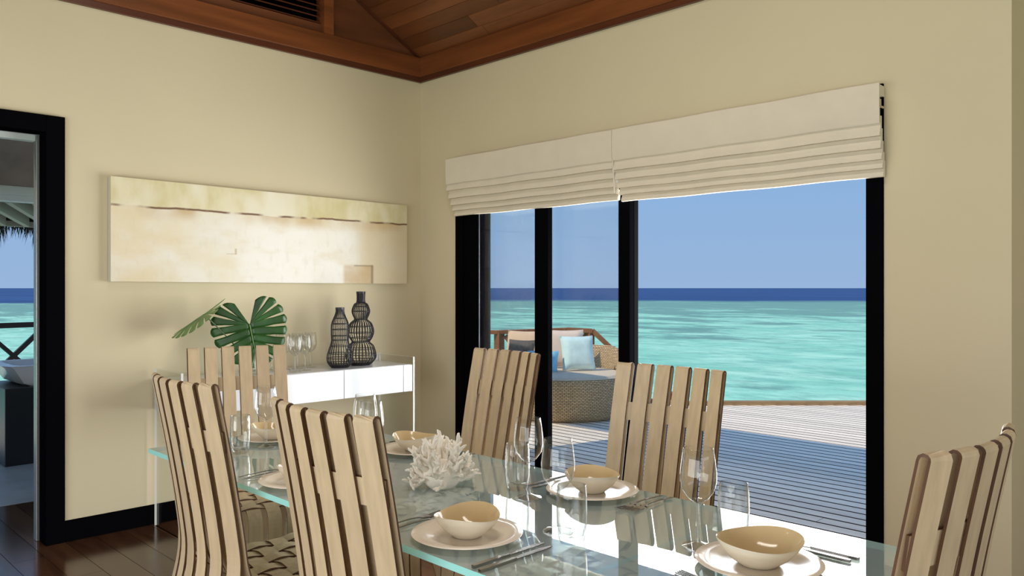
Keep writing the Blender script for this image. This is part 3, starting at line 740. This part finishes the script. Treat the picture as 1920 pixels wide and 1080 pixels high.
# wire vases
def wire_vase(label, prof, loc, rings, nw=28):
    t_ = thing('wire_vase', label, 'vase', loc)
    path = smoothpath([(r_, 0, z_) for r_, z_ in prof], 5)
    w_ = MB(); w_.tube(path, 0.0026, 5); me_ = w_.mesh('wire', M_wire)
    for k in range(nw): link('wire', me_, t_, (0, 0, 0), (0, 0, 2 * math.pi * k / nw))
    for r_, z_ in rings:
        q_ = MB(); q_.tube([(r_ * math.cos(a * math.pi / 12), r_ * math.sin(a * math.pi / 12), z_) for a in range(25)], 0.0024, 5); q_.build('ring', M_wire, t_)
    q_ = MB(); q_.lathe([(0, 0), (prof[0][0], 0), (prof[0][0] + 0.006, 0.020), (0, 0.020)], 24); q_.build('base', M_wire, t_)
    q_ = MB(); r1, z1 = prof[-1]; q_.lathe([(r1 - 0.003, z1 - 0.012), (r1 + 0.003, z1 - 0.012), (r1 + 0.003, z1 + 0.001), (r1 - 0.003, z1 + 0.001), (r1 - 0.003, z1 - 0.012)], 24); q_.build('neck_rim', M_wire, t_)
wire_vase('shorter black wire gourd vase with sloping shoulders on the sideboard', [(0.056, 0.004), (0.078, 0.035), (0.080, 0.075), (0.066, 0.125), (0.054, 0.165), (0.055, 0.22), (0.053, 0.275), (0.034, 0.325), (0.026, 0.35), (0.025, 0.378)], (0.250, -0.842, 0.8185), [(0.080, 0.06), (0.0525, 0.172), (0.0535, 0.275), (0.062, 0.135), (0.076, 0.03), (0.077, 0.09), (0.053, 0.20), (0.054, 0.24), (0.04, 0.31)])
wire_vase('taller black wire gourd vase with three stacked bulbs on the sideboard', [(0.062, 0.004), (0.094, 0.04), (0.098, 0.075), (0.082, 0.125), (0.058, 0.15), (0.074, 0.18), (0.084, 0.22), (0.070, 0.27), (0.042, 0.297), (0.052, 0.325), (0.058, 0.355), (0.044, 0.395), (0.027, 0.412), (0.027, 0.478)], (0.205, -0.655, 0.8185), [(0.098, 0.07), (0.059, 0.15), (0.082, 0.21), (0.043, 0.298), (0.057, 0.35), (0.090, 0.035), (0.090, 0.105), (0.077, 0.25), (0.073, 0.178), (0.052, 0.38)])

# ------------------------------------------------------------------ drinking glasses
wine_prof = [(0.0, 0.0), (0.036, 0.0), (0.036, 0.002), (0.020, 0.006), (0.006, 0.012), (0.0038, 0.022), (0.0036, 0.088), (0.006, 0.097), (0.022, 0.108), (0.035, 0.126), (0.0405, 0.148), (0.0405, 0.165), (0.037, 0.195), (0.033, 0.220), (0.0322, 0.2205)]
q = MB(); q.lathe(wine_prof[:8], 24); ME_stem = q.mesh('stem_and_foot', G_clear, True, 50)
q = MB(); q.lathe([(0.0, 0.0965)] + wine_prof[7:], 28); ME_wbowl = q.mesh('glass_bowl', G_clear, True, 60)
q = MB(); q.lathe([(0.0, 0.0), (0.026, 0.0), (0.030, 0.008), (0.034, 0.035), (0.0355, 0.07), (0.0345, 0.105), (0.0325, 0.130), (0.0315, 0.1305), (0.033, 0.105), (0.034, 0.07), (0.0325, 0.037), (0.027, 0.016), (0.0, 0.013)], 28); ME_tum = q.mesh('tumbler', G_clear, True, 60)
def wine(loc, label, group, sc=1.0):
    t_ = thing('wine_glass', label, 'wine glass', loc, 0, group); t_.scale = (sc, sc, sc)
    link('stem_and_foot', ME_stem, t_); link('glass_bowl', ME_wbowl, t_); return t_
for i, (x_, y_, lb) in enumerate([(0.135, -1.250, 'wine glass on the sideboard nearest the monstera leaf, back row'), (0.135, -1.165, 'second wine glass from the monstera leaf, back row on the sideboard'), (0.125, -1.070, 'third wine glass from the monstera leaf, back row on the sideboard'), (0.105, -0.967, 'rightmost wine glass of the sideboard back row, towards the wire vases'),
                                (0.300, -1.185, 'wine glass at the leaf end of the front row on the sideboard'), (0.26, -1.095, 'wine glass at the vase end of the front row on the sideboard')]):
    wine((x_, y_, 0.8185), lb, 'wine glasses on the sideboard')

# ------------------------------------------------------------------ monstera in a glass vase
mv = thing('leaf_vase', 'clear glass vase holding two monstera leaves behind the head chair', 'vase', (0.22, -1.42, 0.8185))
q = MB(); q.lathe([(0.0, 0.0), (0.045, 0.0), (0.052, 0.02), (0.055, 0.08), (0.045, 0.14), (0.040, 0.17), (0.038, 0.17), (0.052, 0.08), (0.048, 0.02), (0.0, 0.012)], 24); q.build('glass_body', G_clear, mv, smooth=True)
def monstera(name, label, basept, tipdir, normal, size, m, curl=0.0, stem_to=None, wide=1.0):
    """leaf blade: attach point, direction towards the tip, facing normal"""
    T = Vector(tipdir).normalized(); Nn = Vector(normal); Nn = (Nn - T * Nn.dot(T)).normalized(); Bv = T.cross(Nn)
    o = thing(name, label, 'leaf', basept)
    mb = MB(); K = 8; NR = 8; sub = 4
    def Bd(t):      # outline, t 0 (inner edge of basal lobe) .. 1 (tip)
        a = R(156 - 149 * t ** 0.95); rad = 0.60 + 0.10 * math.sin(t * 3.1) + 0.42 * max(0, t - 0.55) ** 1.3 * 1.4
        if t < 0.12: rad *= 0.80 + 0.20 * t / 0.12
        return math.cos(a) * rad, math.sin(a) * rad * 0.98
    def Mid(t): return max(0.0, (t - 0.42)) * 0.95, 0.008
    for sgn in (-1, 1):
        for k in range(K):
            t0, t1 = k / K, (k + 1) / K
            grid = []
            for i in range(sub + 1):
                row = []
                for j in range(NR + 1):
                    r_ = j / NR
                    gap = 0.0 if r_ < 0.40 else min(1.0, (r_ - 0.40) / 0.22) * 0.105
                    lo = t0 + (t1 - t0) * (gap if k > 0 else 0.0); hi = t1 - (t1 - t0) * (gap if k < K - 1 else 0.0)
                    tt = lo + (hi - lo) * i / sub
                    (ma, mb_), (ba, bb) = Mid(tt), Bd(tt)
                    rr_ = r_ * (1 - 0.05 * abs(i / sub * 2 - 1) ** 2 * (r_ > 0.9))
                    a_ = ma + (ba - ma) * rr_; b_ = mb_ + (bb - mb_) * rr_
                    hgt = -0.16 * (b_ * b_) - curl * a_ * abs(a_) + 0.02 * math.sin(8 * tt) * r_
                    p = (T * a_ + Bv * (b_ * sgn * wide) + Nn * hgt) * size
                    row.append(len(mb.v)); mb.v.append(tuple(p))
                grid.append(row)
            for i in range(sub):
                for j in range(NR): mb.face([grid[i][j], grid[i + 1][j], grid[i + 1][j + 1], grid[i][j + 1]])
    bl_ = mb.build('blade', m, o, smooth=True, angle=70)
    sol = bl_.modifiers.new('thick', 'SOLIDIFY'); sol.thickness = 0.0016
    rb = MB(); rb.tube([tuple((T * a_ + Nn * (0.004 - curl * a_ * abs(a_))) * size) for a_ in (0.0, 0.2, 0.4, 0.6, 0.8)], [0.0035, 0.003, 0.0025, 0.002, 0.001], 6); rb.build('midrib', M_leaf2, bl_, smooth=True)
    if stem_to:
        e_ = Vector(stem_to) - Vector(basept); mid = e_ * 0.5 + Vector((-0.02, 0.01, 0.03)) - Nn * 0.05
        st_ = MB(); st_.tube(smoothpath([(0, 0, 0), tuple(mid), tuple(e_)], 6), 0.0035, 7); st_.build('stem', M_stem, o, smooth=True)
    return o
tocam = Vector((4.578 - 0.3, -3.607 + 1.4, 0.35)).normalized()
right = Vector((0.7045, 0.7097, 0)); upv = Vector((0, 0, 1))
L2 = (-right * 0.85 - upv * 0.52).normalized(); L2N = L2.cross(Vector((4.35, -2.0, 0.1)).normalized()); L2N = (L2N if L2N.z > 0 else -L2N) + tocam * 0.15
monstera('monstera_leaf', 'broad dark green split monstera leaf facing the room above the sideboard', (0.27, -1.458, 1.112), right * 0.20 - upv * 0.95, tocam + upv * 0.55, 0.315, M_leaf, 0.12, (0.21, -1.40, 0.85))
monstera('monstera_leaf', 'monstera leaf seen edge on, pointing down to the left of the broad one', (0.23, -1.705, 1.172), L2, L2N, 0.27, M_leaf2, 0.10, (0.22, -1.43, 0.85), 0.8)

# ------------------------------------------------------------------ glass dining table
TX0, TX1, TY0, TY1, TZ = 1.625, 3.985, -2.520, -1.745, 0.742
tb = thing('dining_table', 'long clear glass dining table with pale green edges', 'table', ((TX0 + TX1) / 2, (TY0 + TY1) / 2, 0))
toff = ((TX0 + TX1) / 2, (TY0 + TY1) / 2, 0)
q = MB(); a, c = (TX0 - toff[0], TY0 - toff[1], TZ - 0.016), (TX1 - toff[0], TY1 - toff[1], TZ)
q.box(a, c); q.m = [2, 0, 1, 1, 1, 1]
G_bottom = glass('table_glass_underside', (0.97, 0.99, 0.99), 0.0, power=12)
q.build('glass_top', [G_table, G_edge, G_bottom], tb)
for xx in (1.80, 3.515):
    glasspanel('glass_leg', (xx, -2.44, 0.0), (xx + 0.016, -1.82, TZ - 0.0165), G_panel, G_edge, tb, toff, thin=0)

# ------------------------------------------------------------------ chairs of bent wooden strips
def chair_meshes():
    out = {}
    NS, SW, PIT, SAG = 6, 0.053, 0.0745, 0.028
    xs = [(i - 2.5) * PIT for i in range(NS)]
    cy = [0.10, 0.175, 0.25, 0.325, 0.40]
    H = 1.045
    slats = []
    for i, x in enumerate(xs):
        sag = -SAG * (1 - (x / xs[-1]) ** 2); ang = math.atan(SAG * 2 * x / xs[-1] ** 2)
        back = smoothpath([(-0.150, 0.004), (-0.085, 0.20), (-0.030, 0.38), (0.0, 0.515), (-0.012, 0.64), (-0.045, 0.84), (-0.085, H)] and [(x, p[0] + sag, p[1]) for p in [(-0.150, 0.004), (-0.085, 0.20), (-0.030, 0.38), (-0.002, 0.515), (-0.012, 0.64), (-0.045, 0.84), (-0.085, H)]], 5)
        pts = list(back)
        for a in (30, 60, 90, 120, 150, 180):
            pts.append(Vector((x, -0.085 + sag + 0.009 - 0.009 * math.cos(R(a)), H + 0.009 * math.sin(R(a)))))
        front = [(-0.067, H), (-0.027, 0.84), (0.006, 0.64), (0.022, 0.53), (0.045, 0.475), (0.085, 0.452)]
        fr = smoothpath([(x, p[0] + sag * (1 - k_ / 5.0 * 1.0), p[1]) for k_, p in enumerate(front)], 5)
        pts += fr[1:-1]
        seat = []
        for j, yy in enumerate(cy):
            up_ = 0.0055 * (1 if (i + j) % 2 == 0 else -1)
            seat += [(x, yy, 0.449 + up_)]
            if j < 4: seat += [(x, yy + PIT / 2, 0.449)]
        seat = [(x, 0.085, 0.452)] + seat + [(x, 0.435, 0.447), (x, 0.468, 0.432), (x, 0.482, 0.400), (x, 0.484, 0.33), (x, 0.478, 0.20), (x, 0.468, 0.004)]
        pts += smoothpath(seat, 3)
        w = Vector((math.cos(ang), math.sin(ang), 0))
        nb = len(back) + 6 + len(fr) - 2
        wd = [w if k_ < nb else Vector((1, 0, 0)) for k_ in range(len(pts))]
        mb = MB(); mb.ribbon(pts, wd, SW, 0.0055); slats.append(mb.mesh('back_slat', [M_wood, M_woodedge]))
    out['slat'] = slats
    cross = []
    for j, yy in enumerate(cy):
        pts = []
        fy = 0.42 if j >= 3 else (0.24 if j == 2 else 0.06)
        side = [(-0.262, fy, 0.004), (-0.262, fy * 0.5 + yy * 0.5, 0.20), (-0.260, yy, 0.37), (-0.252, yy, 0.415), (-0.232, yy, 0.440)]
        row = []
        for i, x in enumerate(xs):
            row.append((x, yy, 0.449 - 0.0055 * (1 if (i + j) % 2 == 0 else -1)))
            if i < 5: row.append((x + PIT / 2, yy, 0.449))
        pts = smoothpath(side + row + [(-p[0], p[1], p[2]) for p in side[::-1]], 3)
        mb = MB(); mb.ribbon(pts, Vector((0, 1, 0)), SW, 0.005); cross.append(mb.mesh('seat_strip', [M_wood, M_woodedge]))
    out['cross'] = cross
    pts = []
    for k in range(15):
        x = -0.208 + 0.416 * k / 14; sag = -SAG * (1 - (x / xs[-1]) ** 2)
        pts.append((x, -0.0465 + sag, 0.892))
    mb = MB(); mb.ribbon(pts, Vector((0, -0.18, 1)), 0.062, 0.006); out['bar'] = mb.mesh('cross_bar', [M_wood, M_woodedge])
    pts = [(p[0], p[1] + 0.045, p[2]) for p in pts]
    return out
CM = chair_meshes()
def chair(x, y, rz, label):
    t_ = thing('dining_chair', label, 'chair', (x, y, 0), R(rz), 'bentwood dining chairs around the glass table')
    for m_ in CM['slat']: link('back_slat', m_, t_)
    link('cross_bar', CM['bar'], t_)
    for m_ in CM['cross']: link('seat_strip', m_, t_)
    return t_
chair(2.255, -2.585, 0, 'bentwood slat chair with its back to us, left of the pair on the near side')
chair(3.020, -2.590, 0, 'largest bentwood slat chair, back to us, in front of the white coral')
chair(2.185, -1.345, 180 - 6, 'bentwood slat chair on the far side in front of the black door posts')
chair(3.055, -1.425, 180 - 1, 'bentwood slat chair on the far side in front of the sea view')
chair(1.243, -1.985, -90 - 15, 'bentwood slat chair at the table head beside the white sideboard')
chair(4.085, -2.045, 87.5, 'bentwood slat chair at the right end of the table by the bare wall')

# ------------------------------------------------------------------ plates, bowls
q = MB(); q.lathe([(0.0, 0.0), (0.070, 0.0), (0.078, 0.003), (0.105, 0.009), (0.128, 0.013), (0.1295, 0.0145), (0.128, 0.016), (0.104, 0.0125), (0.080, 0.007), (0.072, 0.005), (0.0, 0.005)], 48); ME_plate = q.mesh('plate', M_cream, True, 60)
def bowlmesh(ph):
    q = MB()
    def wob(r_, z_, a):
        k_ = min(1, z_ / 0.05)
        return r_ * (1 + k_ * (0.050 * math.cos(2 * a + ph) + 0.035 * math.cos(3 * a - ph * 1.3))), z_ * (1 + 0.10 * k_ * math.cos(2 * a + ph + 0.6))
    pr = [(0.0, 0.0), (0.034, 0.0), (0.037, 0.003), (0.056, 0.018), (0.071, 0.036), (0.0795, 0.051), (0.0790, 0.0526), (0.0772, 0.051), (0.068, 0.036), (0.052, 0.018), (0.030, 0.009), (0.0, 0.007)]
    q.lathe(pr, 56, fn=wob, mi=lambda j: 0 if j < 6 else 1)
    return q.mesh('bowl', [M_bowlout, M_bowlin], True, 60)
BM = [bowlmesh(0.3), bowlmesh(1.7), bowlmesh(3.6)]
ZP = TZ + 0.0005
sets = [  # x, y, facing angle of the diner, bowl variant, bowl turn, name
    (3.200, -2.385, 0, 0, 2.3, 'nearest the camera, in front of the coral', True),
    (3.150, -1.872, 180, 1, 0.4, 'before the far chair facing the sea view', True),
    (2.470, -2.385, 0, 2, 1.0, 'half hidden behind the nearest chair back', True),
    (2.345, -1.872, 180, 0, 0.7, 'behind the white coral', True),
    (1.790, -2.120, -90, 1, 2.0, 'at the sideboard end of the table', True),
    (3.768, -2.082, 90, 2, 3.4, 'at the right hand end of the table', True)]
def fork_mesh():
    q = MB()
    path = smoothpath([(0, -0.095, 0.004), (0, -0.06, 0.006), (0, 0.0, 0.008), (0, 0.035, 0.005)], 4); ws = []
    k = len(q.v); n_ = len(path)
    for i, p in enumerate(path):
        u = i / (n_ - 1); w_ = 0.0052 - 0.0028 * math.sin(math.pi * min(1, u * 1.0)) ** 0.8 if u < 0.85 else 0.004 + (u - 0.85) * 0.045
        for a, c in ((-w_, -0.0011), (w_, -0.0011), (w_, 0.0011), (-w_, 0.0011)): q.v.append((a, p[1], p[2] + c))
    for i in range(n_ - 1):
        for j in range(4): q.face([k + i * 4 + j, k + i * 4 + (j + 1) % 4, k + (i + 1) * 4 + (j + 1) % 4, k + (i + 1) * 4 + j])
    q.face([k, k + 1, k + 2, k + 3])
    q.prism([(-0.0035, 0.034, 0.004), (0.0035, 0.034, 0.004), (0.012, 0.048, 0.002), (0.012, 0.058, 0.002), (-0.012, 0.058, 0.002), (-0.012, 0.048, 0.002)], (0, 0, 0.0022))
    for t_ in (-0.0102, -0.0034, 0.0034, 0.0102): q.prism([(t_ - 0.0018, 0.057, 0.002), (t_ + 0.0018, 0.057, 0.002), (t_ + 0.0010, 0.100, 0.006), (t_ - 0.0010, 0.100, 0.006)], (0, 0, 0.002))
    return q.mesh('fork', M_cut)
def knife_mesh():
    q = MB()
    q.prism([(-0.004, -0.11, 0.0), (0.004, -0.11, 0.0), (0.0055, -0.09, 0.0), (0.004, -0.005, 0.0), (-0.004, -0.005, 0.0), (-0.0055, -0.09, 0.0)], (0, 0, 0.006))
    q.prism([(-0.0045, -0.006, 0.002), (0.0040, -0.006, 0.002), (0.0045, 0.085, 0.002), (0.001, 0.108, 0.002), (-0.004, 0.100, 0.002), (-0.0090, 0.075, 0.002), (-0.0085, 0.02, 0.002)], (0, 0, 0.0022))
    return q.mesh('knife', M_cut)
ME_fork, ME_knife = fork_mesh(), knife_mesh()
for x, y, ang, bv, bt_, nm, hasbowl in sets:
    o = link('plate', ME_plate, None, (x, y, ZP)); tag(o, 'round cream plate under a bowl ' + nm, 'plate', 'dinner plates on the glass table')
    o = link('bowl', BM[bv], None, (x, y, ZP + 0.0056), (0, 0, bt_)); o.scale = (1.14, 1.14, 1.0) if ang == 90 else (1, 1, 1); tag(o, 'wavy rimmed cream bowl ' + nm, 'bowl', 'bowls on the dinner plates')
    rz = R(ang); cx, sy = math.cos(rz), math.sin(rz)
    def loc(a, b_): return (x + a * cx - b_ * sy, y + a * sy + b_ * cx, ZP)
    o = link('fork', ME_fork, None, loc(-0.160, -0.01), (0, 0, rz)); tag(o, 'steel fork left of the plate ' + nm, 'fork', 'forks beside the plates')
    o = link('fork', ME_fork, None, loc(-0.190, -0.015), (0, 0, rz)); tag(o, 'outer steel fork left of the plate ' + nm, 'fork', 'forks beside the plates')
    o = link('knife', ME_knife, None, loc(0.158, -0.015), (0, 0, rz)); tag(o, 'steel knife right of the plate ' + nm, 'knife', 'knives beside the plates')
    o = link('knife', ME_knife, None, loc(0.186, -0.022), (0, 0, rz)); tag(o, 'outer steel knife right of the plate ' + nm, 'knife', 'knives beside the plates')
for x, y, lb in [(3.057, -2.033, 'wine glass standing upright before the far chair near the black door post'), (3.316, -2.200, 'wine glass beside the near tumbler, right of the nearest plate'), (3.612, -2.062, 'wine glass at the right in front of the far chair slats'),
                 (1.895, -2.205, 'wine glass at the sideboard end, before the head chair'), (2.490, -2.160, 'wine glass just right of the nearest chair back'), (2.335, -2.075, 'wine glass behind another, under the white sideboard edge')]:
    wine((x, y, ZP), lb, 'wine glasses on the dining table')
for x, y, lb in [(1.925, -2.318, 'tumbler at the sideboard end of the table, left of a wine glass'), (2.966, -1.985, 'tumbler half hidden behind the wine glass at the table centre'), (3.391, -2.237, 'tumbler nearest the camera, right of the nearest bowl'), (3.641, -1.960, 'tumbler at the right by the far table edge')]:
    o = link('tumbler', ME_tum, None, (x, y, ZP)); tag(o, lb, 'tumbler', 'tumblers on the dining table')

# ------------------------------------------------------------------ coral
rc = random.Random(11); q = MB()
def branch(p, d_, ln, rad, depth):
    d_ = Vector(d_).normalized(); a = Vector(p); pts = [a]
    for k in range(3):
        d_ = (d_ + Vector((rc.uniform(-.35, .35), rc.uniform(-.35, .35), rc.uniform(-.2, .35)))).normalized(); a = a + d_ * (ln / 3); a.z = max(a.z, rad * 0.9 + 0.002); pts.append(a.copy())
    q.tube(pts, [rad, rad * 0.9, rad * 0.85, rad * 0.62 if depth else rad * 0.45], 6)
    if depth:
        for k in range(rc.choice((2, 3, 3))):
            nd = (d_ + Vector((rc.uniform(-.9, .9), rc.uniform(-.9, .9), rc.uniform(-.35, .7)))).normalized()
            branch(pts[rc.choice((2, 3))], nd, ln * rc.uniform(0.55, 0.78), rad * 0.68, depth - 1)
q.lathe([(0.0, 0.0), (0.038, 0.0), (0.054, 0.018), (0.054, 0.045), (0.036, 0.072), (0.0, 0.082)], 16)
for k in range(40):
    a = 2 * math.pi * k / 13.3 + rc.uniform(-.2, .2); el = rc.choice((0.02, 0.3, 0.6, 0.9, 1.25))
    branch((0.034 * math.cos(a), 0.034 * math.sin(a), 0.022 + 0.042 * el), (math.cos(a) * math.cos(el), math.sin(a) * math.cos(el), math.sin(el)), 0.040, 0.0100, 2)
zmin = min(v_[2] for v_ in q.v); q.v = [(v_[0], v_[1], v_[2] - zmin) for v_ in q.v]
o = q.build('coral', M_coral, smooth=True, angle=70, loc=(2.795, -2.125, ZP)); tag(o, 'branching white coral centrepiece on the glass table', 'coral')
